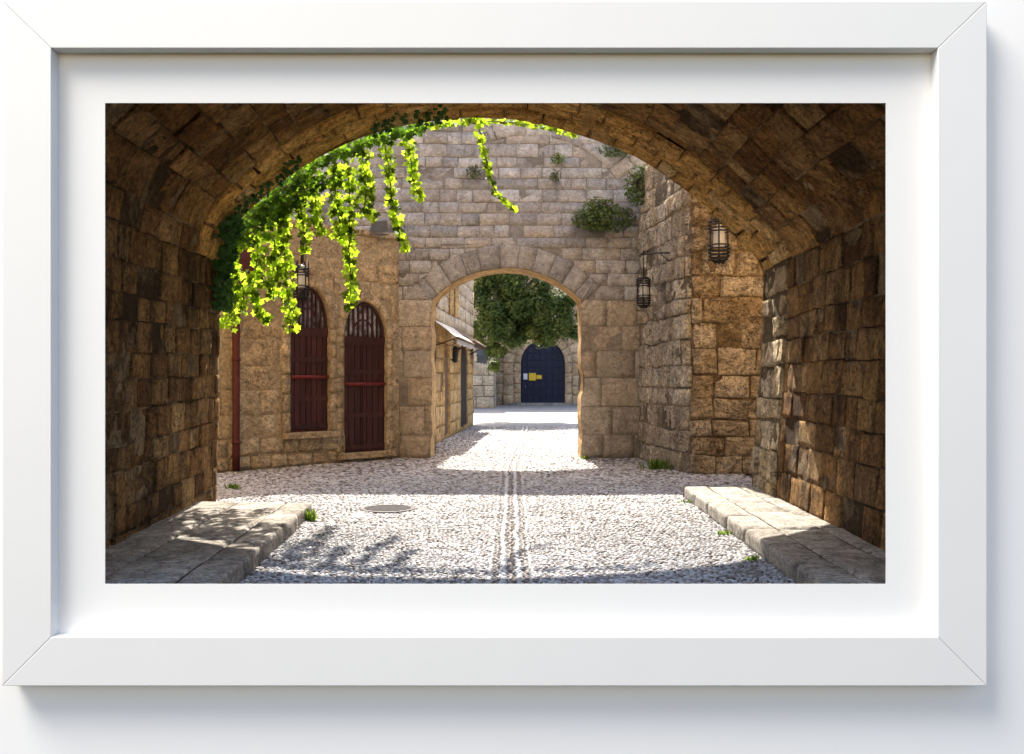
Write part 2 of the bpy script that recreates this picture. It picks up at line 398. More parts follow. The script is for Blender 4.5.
# pebbles, laid on edge, light stones in two drain lines down the middle
def dividex(y): return 0.0 if y < 16 else (y-16)*.035
rs = np.random.RandomState(4)
LINES = (-.085, .048)
def pebbles(y0, y1, x0, x1, sy, sx, skip=None):
    pts = []; y = y0
    while y < y1:
        x = x0+rs.rand()*sx
        while x < x1:
            c = x-dividex(y)+rs.normal(0, .006)
            px, py = x+rs.normal(0, sx*.10), y+.012*math.sin(x*3.1+y)+rs.normal(0, sy*.10)
            if not -.20 < c < .17 and not (skip and skip(px, py)): pts.append((px, py, 0, rs.rand()**.8))
            x += sx*rs.uniform(.85, 1.15)
        y += sy
    return pts
def skip_floor(x, y):
    if y < 10.46 and x < lerp(-2.07, -2.31, (y-6.305)/4.145)-.01: return True
    if y < 12.06 and x > lerp(2.19, 2.28, (y-6.305)/5.745)+.01: return True
    return False
def build_pebbles(pts, ax, ay, hh, mb, nr=7):
    for (x, y, k, c) in pts:
        if k == 0:
            ang = rs.normal(0.0, .16)+(.30*math.sin(x*1.3+y*.7)); a, b, h = ax*rs.uniform(.8, 1.2), ay*rs.uniform(.8, 1.2), hh*rs.uniform(.6, 1.25)
        else:
            ang = rs.normal(0, .3); a, b, h = ax*(.95 if k == 1 else .8)*rs.uniform(.75, 1.2), ay*1.05, hh*(1.15 if k == 1 else .75)
        z = gz(x, y)-.010; ca, sa = math.cos(ang), math.sin(ang); tx, ty = rs.normal(0, .16), rs.normal(0, .16)
        vs = []
        for fr, fz in ((1, 0), (.82, .68)):
            for q in range(nr):
                t = 2*math.pi*q/nr; lx, ly = a*fr*math.cos(t), b*fr*math.sin(t)
                vs.append((x+lx*ca-ly*sa, y+lx*sa+ly*ca, z+h*fz+(lx*tx+ly*ty)*fz))
        vs.append((x, y, z+h))
        fs = [(q, (q+1) % nr, nr+(q+1) % nr, nr+q) for q in range(nr)]+[(nr+q, nr+(q+1) % nr, 2*nr) for q in range(nr)]
        mb.add(vs, fs, (c, .5, 0))
def drain(y0, y1, sp):
    pts = []
    for off, k, lo, hi in ((-.185, 0, .45, .95), (-.135, 0, .1, .5), (-.082, 1, .85, 1.0), (-.018, 0, .12, .5), (.046, 1, .85, 1.0), (.110, 0, .1, .5), (.155, 0, .45, .95)):
        y = y0+rs.rand()*sp
        while y < y1:
            pts.append((dividex(y)+off+rs.normal(0, .012)+.006*math.sin(y*1.9)+.004*math.sin(y*5.3), y, 1 if k else 2, rs.uniform(lo, hi))); y += sp*rs.uniform(.8, 1.25)
    return pts
mb = MB()
build_pebbles(pebbles(6.7, 9.6, -2.4, 2.5, .0262, .047, skip_floor), .0245, .0100, .017, mb, 6)
build_pebbles(pebbles(9.6, 14.2, -6.0, 4.4, .034, .056, skip_floor), .030, .0140, .018, mb, 6)
build_pebbles(drain(6.7, 14.2, .027), .027, .0115, .018, mb, 6)
build_pebbles(pebbles(14.2, 29.2, -5.2, 3.8, .058, .085), .044, .025, .022, mb, 6)
build_pebbles(drain(14.2, 29, .05), .032, .022, .022, mb, 6)
kind(obj('pebble_paving', mb, M['pebble']), 'stuff')

# raised stone pavements left and right of the street
def pavement(xe0, xe1, y0, y1, wall0, wall1, sgn):
    mb = MB()
    prof = [(0, -.02), (.006, .125), (.014, .143), (.05, .15)]
    L = [0]
    for i in range(1, 4): L.append(L[-1]+math.dist(prof[i], prof[i-1]))
    def f(u, v, d):           # u along the street, v across (up the face then inwards)
        t = (u-y0)/(y1-y0); xe = lerp(xe0, xe1, t)+.012*noise.noise(Vector((u*1.7, 4, sgn)))+.006*noise.noise(Vector((u*6, v*3, sgn)))
        if v >= L[-1]: px, pz, nx, nz = .05+v-L[-1], .15, 0, 1
        else:
            i = max(k for k in range(3) if L[k] <= v+1e-6) if v > 0 else 0
            q = (v-L[i])/(L[i+1]-L[i]); px, pz = lerp(prof[i][0], prof[i+1][0], q), lerp(prof[i][1], prof[i+1][1], q)
            nx, nz = (-1, 0) if i == 0 else (-.7, .7) if i == 1 else (-.35, .93)
        lim = lerp(3.27, 4.0, t)
        return Vector((max(-lim, min(lim, xe+sgn*(px+nx*d))), u, pz+nz*d))
    width = max(abs(wall0-xe0), abs(wall1-xe1))+.4
    r = random.Random(3+sgn)
    def rowb(v0, v1, wr, nv, jt):
        u = y0-r.random()*.4
        while u < y1:
            w = r.uniform(*wr); a, b = max(u, y0), min(u+w, y1); u += w
            if b-a < .1: continue
            q = [(a+.006, v0+jt), (b-.006, v0+jt), (b-.006, v1-jt), (a+.006, v1-jt)]
            q = [(x+r.uniform(-.006, .006), y) for x, y in q]
            patch(mb, f, q, max(2, round((b-a)/.1)), nv, .02/(b-a), .02/(v1-v0), .016, r.gauss(0, .004), .006, (r.random(), r.random(), 0), (), seed=r.uniform(0, 50))
    rowb(0, .46, (.7, 1.25), 14, .0)
    v = .46
    while v < width:
        h = r.uniform(.42, .62); rowb(v, v+h, (.6, 1.3), 5, .007); v += h
    patch(mb, f, [(y0, .0), (y1, .0), (y1, width), (y0, width)], 30, 40, .001, .001, 0, -.014, 0, (.5, .5, 1), ())
    e = [(xe1, -.02), (wall1, -.02), (wall1, .14), (xe1+sgn*.03, .14)]
    mb.add([(x, y1, z) for x, z in e], [(0, 1, 2, 3)], (.4, .5, 0))
    mb.add([(max(-3.27, min(3.27, xe0+(x-xe1))), y0, z) for x, z in e], [(0, 1, 2, 3)], (.4, .5, 0))
    return kind(obj('pavement', mb, M['slab']), 'structure')
pavement(-2.07, -2.31, 6.305, 10.45, -3.3, -3.7, -1)
pavement(2.19, 2.28, 6.305, 12.05, 3.23, 3.2, 1)

# ------------------------------------------------------------------ the vaulted passage in front
def Dfar(px): return (11.3+.429)/(1-.115*(px-CX)/F)
prof_px = [(216,900),(217,470),(219,400),(220,330),(221,268),(227,238),(240,216),(264,194),(299,166),(330,149),(361,135),(395,125),(430,119),(463,115.5),(495,115),
           (530,119),(577,132),(620,147),(652,164),(688,189),(716,215),(743,241),(759,258),(765,272),(764,330),(759,400),(754,470),(752,900)]
Pf = []
for px, py in prof_px:
    d = Dfar(px); p = P(px, py, d); Pf.append(Vector((p.x, p.y, max(p.z, -.05))))
XL, XR = Pf[4].x, Pf[23].x
def near_of(p):
    t = (p.x-XL)/(XR-XL)
    return Vector((lerp(-3.28, 3.23, t), 6.388, p.z*lerp(.96, 1.0, t)))
# resample smoothly by arc length
def catmull(pts, n=6):
    out = []
    for i in range(len(pts)-1):
        p0, p1, p2, p3 = pts[max(i-1, 0)], pts[i], pts[i+1], pts[min(i+2, len(pts)-1)]
        for k in range(n):
            t = k/n; out.append(.5*((2*p1)+(p2-p0)*t+(2*p0-5*p1+4*p2-p3)*t*t+(3*p1-p0-3*p2+p3)*t*t*t))
    return out+[pts[-1]]
fine = [Pf[0]]+[p for p in Pf[1:4]]+catmull(Pf[4:24], 5)+Pf[24:]
arc = [0]
for i in range(1, len(fine)): arc.append(arc[-1]+(fine[i]-fine[i-1]).length)
def pf_at(a):
    a = min(max(a, 0), arc[-1]-1e-6)
    import bisect
    i = bisect.bisect_right(arc, a)-1; q = (a-arc[i])/(arc[i+1]-arc[i])
    return fine[i].lerp(fine[i+1], q)
aL, aR, aE = arc[4]+.05, arc[len(fine)-1-4]-.02, arc[-1]
LT = 5.1
def tun(a, b, d):
    p = pf_at(a); q = pf_at(min(a+.06, aE)); q0 = pf_at(max(a-.06, 0)); t = b/LT
    w = near_of(p).lerp(p, t)
    n = Vector((0, 1, 0)).cross(q-q0)
    n = Vector((n.x, 0, n.z)).normalized()
    return w+n*d
if tun(aE/2, 1, 1).z > tun(aE/2, 1, 0).z:
    _t = tun
    tun = lambda a, b, d: _t(a, b, -d)
passage = thing('vaulted_passage', 'dark brown stone barrel vaulted passage framing the view, with bare blocks and pale joints', 'archway', (0, 9, 0))
fw = lambda u, v, d: tun(v, u, d)
mb = MB(); masonry(mb, fw, 0, LT, courses(.0, aL, (.23, .37)), (.22, .58), joint=.008, bev=.006, bd=.022, proud=.009, rough=.010, res=.06, jit=.014, mort=.011, warp=.024); o = obj('side_wall', mb, M['shade_soot'], passage); o['label'] = 'left side wall, stone darkened as if shaded, with sooty patches and pale salt stains'
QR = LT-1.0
mb = MB(); masonry(mb, fw, 0, QR, courses(aR, aE, (.23, .37)), (.22, .58), joint=.008, bev=.006, bd=.022, proud=.009, rough=.010, res=.06, jit=.014, mort=.011, warp=.024); obj('side_wall', mb, M['shade_soot'], passage)
mb = MB(); masonry(mb, lambda u, v, d: tun(v, u, d+.02), QR+.01, LT, courses(aR, aE, (.26, .42)), (.34, .6), joint=.010, bev=.02, bd=.05, proud=.018, rough=.032, res=.05, jit=.03, mort=.03, warp=.05)
mb.grid([[tun(a, LT, .02), tun(a, LT+.01, -.4)] for a in np.linspace(aR, aE, 20)], (.5, .5, 0))
o = obj('corner_quoins', mb, M['quoin'], passage); o['label'] = 'pale rough quoins at the far end of the right side wall'
TR = LT*.765
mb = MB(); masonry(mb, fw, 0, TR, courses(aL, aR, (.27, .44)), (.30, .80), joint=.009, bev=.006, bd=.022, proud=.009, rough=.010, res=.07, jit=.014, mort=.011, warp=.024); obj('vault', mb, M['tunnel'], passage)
mb = MB()
rr_ = random.Random(12)
for b0, b1 in ((TR, TR+.42), (TR+.42, TR+.78), (TR+.78, LT)):
    masonry(mb, lambda u, v, d: tun(u, v, d+.03), aL, aR, [(b0, b1)], (.24, .60), joint=.008, bev=.02, bd=.045, proud=.012, rough=.020, res=.05, jit=.018, seedr=rr_, mort=.04)
mb.grid([[tun(a, LT, .03), tun(a, LT+.02, -.3), tun(a, LT+.02, -.8)] for a in np.linspace(aL, aR, 60)], (.5, .5, 0))
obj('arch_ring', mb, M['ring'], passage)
# mass of masonry over and beside the vault
mb = MB()
def outer_pt(a):
    p = tun(a, LT+.02, -.03); q = tun(a, LT+.02, -1)
    k = Vector((q.x-p.x, 0, q.z-p.z)); k.normalize(); return p, p+k*6
rows = []
for a in np.linspace(.0, aE, 80):
    p, q = outer_pt(a); q.z = min(max(q.z, 0), 7.4); q.x = min(max(q.x, -8), 8); rows.append([p, p.lerp(q, .3), q])
mb.grid(rows, (.6, .5, 0))
mb.box((0, 8.8, 7.2), (17, 4.6, 1.2)); mb.box((-6.6, 8.8, 3.3), (5, 4.6, 7)); mb.box((6.6, 8.8, 3.3), (5, 4.6, 7))
o = obj('outer_wall', mb, M['warm'], passage, smooth=False)

# ------------------------------------------------------------------ the wall with the gateway
YA = 17.7
gate = thing('gateway_wall', 'tall grey ashlar wall pierced by a round headed gateway to the street behind', 'wall', (0, YA, 0))
fa = lambda u, v, d: Vector((u, YA-d+max(0, v-4.2)*.3, v))   # the upper wall leans back a little
uc = ((432+581)/2-CX)/F*YA; hw = (581-432)/2/F*YA; vs = EYE+(CY-300)/F*YA; cr = EYE+(CY-268)/F*YA
RG = .44
op = SegArch(uc, hw, vs, cr, RG)
mb = MB(); r = random.Random(21)
lo = courses(0, vs, (.44, .62), r); hi = courses(vs, 6.94, (.22, .29), r)
mbl = MB(); masonry(mbl, fa, -7.5, 3.6, lo, (.5, 1.0), joint=.006, bev=.006, bd=.018, proud=.007, rough=.006, res=.11, ops=(op,), jit=.010, mort=.010, seedr=r, mres=.11, warp=.022)
masonry(mb, fa, -7.5, 3.6, hi, (.27, .62), joint=.006, bev=.006, bd=.018, proud=.007, rough=.006, res=.11, ops=(op,), jit=.010, mort=.010, seedr=r, mres=.11, warp=.022)
TH = .95
mb.grid([[(x, YA+.85, 6.92+.02*math.sin(x*9)), (x, YA+TH, 6.92)] for x in np.linspace(-7.5, 3.6, 60)], (.5, .5, 0))
op0 = SegArch(uc, hw, vs, cr, 0)
patch(mb, lambda u, v, d: Vector((u, YA+TH+d, v)), [(-7.5, 0), (3.6, 0), (3.6, 6.92), (-7.5, 6.92)], 90, 50, .001, .001, 0, 0, .01, (.5, .5, 0), (op0,))
obj('wall_face', mb, M['grey'], gate); obj('gate_pier', mbl, M['pier'], gate)
mb = MB()
fr = ring_f(fa, uc, op.cz, op.R); half = op.R*op.th
masonry(mb, fr, -half-.07, half+.07, [(0, RG+.02)], (.26, .40), joint=.005, bev=.006, bd=.02, proud=.006, rough=.006, res=.09, jit=.005, seedr=r, mort=.012)
obj('arch_ring', mb, M['grey'], gate)
mb = MB()
reveal(mb, fa, op0.outline(), .0, -TH, .7, 4)
o = obj('gate_reveal', mb, M['warm'], gate)
# relieving arch near the top, a little proud of the wall
mb = MB(); s_ = YA/F
bx, bz, bR = (529-CX)*s_, EYE+(CY-232)*s_, 106*s_
fb = ring_f(lambda u, v, d: fa(u, v, d+.018), bx, bz, bR)
masonry(mb, fb, -bR*.38, bR*1.02, [(0, .5)], (.42, .75), joint=.016, bev=.014, bd=.06, proud=.006, rough=.010, res=.12, jit=.008, seedr=r, mort=.02)
obj('relieving_arch', mb, M['grey'], gate)

# ------------------------------------------------------------------ left building with the two red doors
A = Vector((-4.98, 14.98, 0)); B = Vector((-2.22, 17.69, 0))
dv = (B-A).normalized(); nv = Vector((dv.y, -dv.x, 0)); LF = (B-A).length
def u_of(px):
    k = (px-CX)/F     # A.x+dx u = k (A.y + dy u)
    return (k*A.y-A.x)/(dv.x-k*dv.y)
def zat(px, py): u = u_of(px); return EYE+(CY-py)/F*(A.y+dv.y*u)
fl = plane_f(A, dv, nv)
lb = thing('stone_house', 'ochre stone house with two arched maroon doors and a maroon drainpipe', 'house', A.lerp(B, .5))
ops = []; dinfo = []
for (x0, x1, yb, ysp, yt) in ((290, 329, 432, 328, 287), (343.5, 386, 452, 337, 302)):
    u0, u1 = u_of(x0), u_of(x1); xm = (x0+x1)/2
    v0 = max(zat(xm, yb), .12); a = Arch((u0+u1)/2, (u1-u0)/2, v0, zat(xm, ysp), zat(xm, yt)-zat(xm, ysp)); ops.append(a)
HT = 4.32
mb = MB(); r = random.Random(5)
big_ops = [Arch(a.uc, a.hw+.0, a.v0, a.vs, a.rise) for a in ops]
masonry(mb, fl, -.25, LF, courses(.55, HT, (.30, .46), r), (.42, .95), joint=.004, bev=.012, bd=.016, proud=.004, rough=.009, res=.10, ops=ops, jit=.008, mort=.005, seedr=r, mres=.08)
masonry(mb, lambda u, v, d: fl(u, v, d+.04), -.25, LF, courses(0, .55, (.22, .33), r), (.25, .6), joint=.02, bev=.04, bd=.06, proud=.016, rough=.028, res=.07, ops=ops, jit=.015, mort=.05, seedr=r, mres=.08)
for a in ops: reveal(mb, fl, a.outline(), .03, -.22, .5, 3)
obj('wall_face', mb, M['facade'], lb)
# dressed stones round the doors
for a in ops:
    mb = MB(); sw = .17
    for s_ in (-1, 1):
        us = sorted((a.uc+s_*a.hw, a.uc+s_*(a.hw+sw)))
        masonry(mb, lambda u, v, d: fl(u, v, d+.028), us[0], us[1], courses(a.v0, a.vs, (.26, .38), r), (.5, .6), joint=.008, bev=.012, bd=.04, proud=.004, rough=.006, res=.08, jit=.004, seedr=r, mort=.02)
    def fe(u, v, d, a=a):
        th = u; return fl(a.uc+(a.hw+v)*math.cos(th), a.vs+(a.rise+v)*math.sin(th), d+.028)
    for k in range(7):
        t0, t1 = math.pi*k/7, math.pi*(k+1)/7
        patch(mb, fe, [(t1-.01, .0), (t0+.01, .0), (t0+.01, sw), (t1-.01, sw)], 4, 2, .06, .08, .04, r.gauss(0, .004), .006, (r.random(), .5, 0), (), seed=r.uniform(0, 40))
    obj('door_surround', mb, M['facade'], lb)
# body behind the facade, and its worn coping
mb = MB()
back = [A-nv*.33-dv*.3, B-nv*.33, B+Vector((-.3, 3.5, 0))-Vector((1.0, 0, 0)), Vector((-9, 20.5, 0)), Vector((-9, 16.0, 0))]
n_ = len(back)
mb.add([(p.x, p.y, z) for z in (0, HT-.02) for p in back], [tuple(range(n_, 2*n_))]+[(i, (i+1) % n_, n_+(i+1) % n_, n_+i) for i in range(n_)], (.4, .5, 0))
e0 = A-dv*.25
mb.add([fl(-.25, 0, .03), fl(-.25, 0, -.5), fl(-.25, HT, -.5), fl(-.25, HT, .03)], [(0, 1, 2, 3)])
mb.add([tuple(fl(u, HT, d)) for u in (-.25, LF) for d in (0.0, -.6)], [(0, 2, 3, 1)])
obj('house_body', mb, M['facade'], lb, smooth=False)
mb = MB(); masonry(mb, lambda u, v, d: fl(u, HT+.075, .04-v) + Vector((0, 0, d)), -.25, LF, [(0, .45)], (.5, .9), joint=.01, bev=.02, bd=.08, proud=.012, rough=.015, res=.1, seedr=r)
masonry(mb, lambda u, v, d: fl(u, v, d+.045), -.25, LF, [(HT-.04, HT+.075)], (.5, .9), joint=.01, bev=.02, bd=.03, proud=.008, rough=.012, res=.08, seedr=r)
obj('coping', mb, M['facade'], lb)
# doors
for i, a in enumerate(ops):
    D0 = -.07
    dmb = MB(); nb = 7; w = 2*a.hw/nb
    vt = a.vs-.06
    rotm = Matrix(((dv.x, nv.x, 0), (dv.y, nv.y, 0), (0, 0, 1)))
    for k in range(nb):
        uu = a.uc-a.hw+w*(k+.5); dmb.box(fl(uu, (a.v0+vt)/2, D0), (w-.012, .04, vt-a.v0), rotm, (R.random(), R.random(), 0))
    dmb.box(fl(a.uc, (a.v0+vt)/2, D0-.03), (2*a.hw, .03, vt-a.v0), rotm, (.2, .5, 0))
    door = obj('door', dmb, M['maroon'], lb, smooth=False)
    door['label'] = ('maroon boarded window door above a low sill', 'maroon boarded door reaching the ground')[i]
    rb = MB()
    for zz in (a.v0+.10, lerp(a.v0, vt, .33), lerp(a.v0, vt, .72), vt-.05): rb.box(fl(a.uc, zz, D0+.028), (2*a.hw-.02, .025, .085), rotm, (R.random(), .5, 0))
    rb.box(fl(a.uc, (a.v0+vt)/2, D0+.026), (.06, .02, vt-a.v0-.06), rotm, (.7, .5, 0))
    obj('rail', rb, M['maroon'], door, smooth=False)
    cb = MB(); zc = zat((291+328)/2 if i == 0 else 365, 377 if i == 0 else 384)
    cb.box(fl(a.uc, zc, D0+.06), (2*a.hw-.02, .03, .065), rotm)
    for q_ in (-.8, 0, .8): cb.tube([fl(a.uc+q_*a.hw, zc, D0+.05), fl(a.uc+q_*a.hw, zc, D0+.09)], .018, 8)
    obj('crossbar', cb, M['redbar'], lb)
    gm = MB()
    for k in range(9):
        x = -1+2*(k+.5)/9; top = a.vs+a.rise*math.sqrt(max(0, 1-x*x))
        gm.box(fl(a.uc+x*a.hw, (vt+top)/2, D0), (.034, .03, top-vt), rotm, (R.random(), .5, 0))
    arcp = [fl(a.uc+a.hw*.96*math.cos(t), a.vs+a.rise*.97*math.sin(t), D0) for t in np.linspace(0, math.pi, 15)]
    gm.tube(arcp, .035, 6); gm.box(fl(a.uc, vt+.02, D0+.01), (2*a.hw, .06, .09), rotm)
    gm.tube([fl(a.uc+a.hw*.5*math.cos(t), a.vs+a.rise*.5*math.sin(t), D0+.005) for t in np.linspace(0, math.pi, 11)], .018, 6)
    obj('fanlight_grille', gm, M['maroon'], lb, smooth=False)
    gp = MB(); gp.add([fl(u, v, D0-.045) for u, v in a.outline() if v >= a.vs-.2] + [fl(a.uc+a.hw, vt-.05, D0-.045), fl(a.uc-a.hw, vt-.05, D0-.045)], [tuple(range(len([1 for u, v in a.outline() if v >= a.vs-.2])+2))])
    obj('fanlight_pane', gp, M['winglass'], lb, smooth=False)
# sills
for i, a in enumerate(ops):
    sm = MB(); sm.box(fl(a.uc, a.v0-.05, .0), (2*a.hw+.3, .30, .11), Matrix(((dv.x, nv.x, 0), (dv.y, nv.y, 0), (0, 0, 1))))
    obj('door_sill', sm, M['facade'], lb, smooth=False, bevel=.012)
# drainpipe
pm = MB(); up = u_of(233)
pm.tube([fl(up, z, .11) for z in (.02, .5, 1.2, 2.2, 3.4, HT+.02)], .062, 10)
for z in (.5, 1.9, 3.3): pm.tube([fl(up, z-.03, .11), fl(up, z+.03, .11)], .075, 10)
obj('drainpipe', pm, M['rust'], lb)

# a dark red disc on the wall, half behind the vine
sg = MB(); sc_ = P(244, 259, 14.6)
cd = []
for rr, yy in ((.005, -.03), (.28, -.03), (.30, 0), (.28, .03), (.005, .03)):
    cd.append([sc_+Vector((rr*.42*math.cos(t), yy+rr*.75*math.cos(t), rr*1.25*math.sin(t))) for t in np.linspace(0, 2*math.pi, 20, endpoint=False)])
sg.grid(cd, close=True)
sg.tube([sc_+Vector((-.02, .02, .3)), sc_+Vector((-.02, .05, .55)), sc_+Vector((-.45, .5, .55))], .012, 6)
tag(obj('hanging_sign', sg, M['rust']), 'dark red oval disc hanging from the left house, half hidden behind the vine', 'sign')

# floodlight on the coping
fb_ = thing('floodlight', 'small grey floodlight on top of the left house wall', 'floodlight', P(379, 233, 17.1))
c = P(379, 228, 17.1)
q = MB(); q.box(c+Vector((0, 0, .04)), (.30, .10, .22), Matrix.Rotation(.5, 3, 'X') @ Matrix.Rotation(.3, 3, 'Z')); obj('lamp_head', q, M['greymetal'], fb_, smooth=False, bevel=.01)
q = MB(); q.tube([c+Vector((-.17, .03, .02)), c+Vector((-.17, .03, -.12)), c+Vector((.17, .03, -.12)), c+Vector((.17, .03, .02))], .012, 6); q.tube([c+Vector((0, .03, -.12)), c+Vector((0, .03, -.25))], .02, 6); obj('bracket', q, M['greymetal'], fb_)

# ------------------------------------------------------------------ right building
C0 = Vector((2.49, 17.68, 0)); E0 = Vector((2.87, 14.75, 0)); F0 = Vector((4.4, 14.9, 0))
rb = thing('stone_building', 'rough pale limestone building projecting on the right of the gateway', 'building', (3.4, 15.5, 0))
d1 = (E0-C0).normalized(); n1 = Vector((d1.y, -d1.x, 0))
if n1.x > 0: n1 = -n1
f1 = plane_f(C0, d1, n1); r = random.Random(33)
HB = 5.6
d2 = (F0-E0).normalized(); n2 = Vector((d2.y, -d2.x, 0))
path = [C0]; ka, kb = E0-d1*.60, E0+d2*.42
path += [ka*(1-t)**2+E0*2*t*(1-t)+kb*t*t for t in np.linspace(0, 1, 9)]+[F0]
plen = [0]
for k in range(1, len(path)): plen.append(plen[-1]+(path[k]-path[k-1]).length)
def fpath(u, v, d):
    k = max(i_ for i_ in range(len(path)-1) if plen[i_] <= max(u, 0)+1e-9)
    q = (u-plen[k])/(plen[k+1]-plen[k]); p = path[k].lerp(path[k+1], q)
    def tang(m): return (path[min(m+1, len(path)-1)]-path[max(m-1, 0)]).normalized()
    tg = tang(k).lerp(tang(k+1), min(max(q, 0), 1)) if 0 < k < len(path)-2 else (path[k+1]-path[k]).normalized()
    tg.normalize(); nn = Vector((tg.y, -tg.x, 0))
    d += .055*noise.noise(Vector((u*1.1, v*.8, 5)))+.03*noise.noise(Vector((u*2.7, v*2.3, 2)))+.05*max(0, .6-v)
    return Vector((p.x+nn.x*d, p.y+nn.y*d, v))
Lc = plen[5]
mb = MB(); masonry(mb, fpath, 0, Lc, courses(0, HB, (.24, .44), r), (.22, .62), joint=.007, bev=.016, bd=.045, proud=.014, rough=.028, res=.055, jit=.022, mort=.016, seedr=r, warp=.05)
obj('flank_wall', mb, M['rough'], rb)
mb = MB(); masonry(mb, fpath, Lc+.004, plen[-1], courses(0, HB, (.26, .46), r), (.30, .75), joint=.007, bev=.016, bd=.045, proud=.014, rough=.024, res=.055, jit=.022, mort=.013, seedr=r, warp=.05)
obj('end_wall', mb, M['buttress'], rb)
mb = MB(); pts = [C0-n1*.16, E0-n1*.16-n2*.30-d1*.1, F0-n2*.16, Vector((7, 15.2, 0)), Vector((7, 17.65, 0))]
n_ = len(pts); mb.add([(p.x, p.y, z) for z in (0, HB-.03) for p in pts], [tuple(range(n_, 2*n_))]+[(i, (i+1) % n_, n_+(i+1) % n_, n_+i) for i in range(n_)])
obj('building_body', mb, M['rough'], rb, smooth=False)

# ------------------------------------------------------------------ the street behind the gateway
row = thing('shop_house', 'cream upper storey shop house behind the gateway with two awnings and a narrow pointed door', 'house', (-2.5, 24, 0))
G0 = Vector((-1.93, 19.0, 0)); G1 = Vector((-1.28, 30.0, 0)); dg = (G1-G0).normalized(); ng = Vector((dg.y, -dg.x, 0)); LG = (G1-G0).length
fg = plane_f(G0, dg, ng)
def ug(px): k = (px-CX)/F; return (k*G0.y-G0.x)/(dg.x-k*dg.y)
def spx(p0, p1, *k): return Arch((ug(p0)+ug(p1))/2, (ug(p1)-ug(p0))/2, *k)
sop = [spx(428, 434.5, .05, 2.1, .18), spx(444.5, 449.5, .05, 2.15, .18), spx(460.5, 467.5, .05, 1.9, .75)]
mb = MB(); r = random.Random(8)
masonry(mb, fg, 0, LG, courses(0, 2.95, (.35, .5), r), (.4, .8), joint=.012, bev=.02, proud=.012, rough=.012, res=.14, ops=sop, seedr=r, mres=.15)
for a in sop: reveal(mb, fg, a.outline(), .01, -.1, .5, 2)
obj('ground_floor_wall', mb, M['warm'], row)
wop = Arch(ug(452), .55, 3.25, 4.2, .05)
mb = MB(); masonry(mb, fg, 0, LG, courses(2.95, 5.9, (.3, .42), r), (.4, .8), joint=.010, bev=.02, proud=.006, rough=.006, res=.14, ops=[wop], seedr=r, mres=.15); obj('upper_wall', mb, M['cream'], row)
for a in sop[:2]:
    mb = MB(); mb.add([fg(u, v, -.05) for u, v in a.outline()], [tuple(range(len(a.outline())))]); obj('shop_opening', mb, M['wood'], row, smooth=False)
mb = MB(); mb.add([fg(u, v, -.03) for u, v in sop[2].outline()], [tuple(range(len(sop[2].outline())))]); obj('door', mb, M['dark'], row, smooth=False)
mb = MB(); reveal(mb, lambda u, v, d: fg(u, v, d), wop.outline(), .06, -.2, .5, 2); mb.tube([fg(u, v, .03) for u, v in wop.outline()], .09, 4); w = obj('window', mb, M['warm'], row, smooth=False)
mb = MB(); mb.add([fg(u, v, -.12) for u, v in wop.outline()], [tuple(range(len(wop.outline())))]); obj('pane', mb, M['winglass'], w, smooth=False)
mb = MB(); q0, q1 = G0-ng*.5, G1-ng*.02
pts = [G0-ng*.02+Vector((0, .0, 0)), G1-ng*.02, Vector((-7, 30.2, 0)), Vector((-7, 19.0, 0))]
mb.add([(p.x, p.y, z) for z in (0, 5.88) for p in pts], [(4, 5, 6, 7), (1, 2, 6, 5), (2, 3, 7, 6), (3, 0, 4, 7)]); obj('house_body', mb, M['cream'], row, smooth=False)
def awning(pa, pb, drop, out, mat):
    m = MB(); k = 14
    rows = []
    for j in range(5):
        t = j/4
        rows.append([fg(lerp(ug(pa), ug(pb), i/k), 2.92-drop*t+.02*math.sin(i*2.1)*t, .04+out*t) for i in range(k+1)])
    rows.append([p-Vector((0, 0, .14)) for p in rows[-1]])
    m.grid(rows)
    rows2 = [[p-Vector((0, 0, .012)) for p in rw] for rw in rows]; m.grid(rows2)
    o = obj('awning', m, mat, row)
    b = MB(); b.tube([rows[4][0], rows[4][-1]], .03, 6); b.tube([fg(ug(pa), 2.3, .03), rows[4][0]], .02, 6); b.tube([fg(ug(pb), 2.3, .03), rows[4][-1]], .02, 6)
    obj('pole', b, M['wood'], o); return o
aw = awning(431.5, 452, .42, .55, M['canvas']); aw['label'] = 'off white canvas awning over the nearer shop opening'
aw = awning(453.5, 468, .35, .50, M['wood']); aw['label'] = 'brown wooden awning over the farther shop opening'
mb = MB()
for i in range(6): mb.box(fg(ug(447+i*3.2), 3.15, .30-.0*i), (.5, .5, .05))
# pale building at the bend and its grey canopy
ph = thing('pale_house', 'low pale stone building behind the shop house, left of the blue door', 'house', (-1.6, 46, 0))
fp = lambda u, v, d: Vector((u, 46-d, v))
mb = MB(); r = random.Random(9); masonry(mb, fp, -4.5, -.90, courses(0, 7.5, (.5, .7), r), (.7, 1.4), joint=.015, bev=.03, proud=.01, rough=.01, res=.25, seedr=r, mres=.4)
mb.add([(-.90, 46, 0), (-.9, 51, 0), (-.9, 51, 7.5), (-.9, 46, 7.5), (-4.5, 46, 7.5), (-4.5, 51, 7.5)], [(0, 1, 2, 3), (3, 2, 5, 4)])
obj('wall_face', mb, M['cream'], ph)
mb = MB()
rows = [[P(lerp(468, 472, t), lerp(338, 342, t), lerp(29, 31, t)) for t in np.linspace(0, 1, 8)],
        [P(lerp(474, 481, t), lerp(345, 348, t), lerp(29, 31, t)) for t in np.linspace(0, 1, 8)],
        [P(lerp(477, 487, t), lerp(354, 356, t), lerp(29, 31, t)) for t in np.linspace(0, 1, 8)],
        [P(lerp(477, 487, t), lerp(362, 364, t)+1.2*math.sin(t*20), lerp(29, 31, t)) for t in np.linspace(0, 1, 8)]]
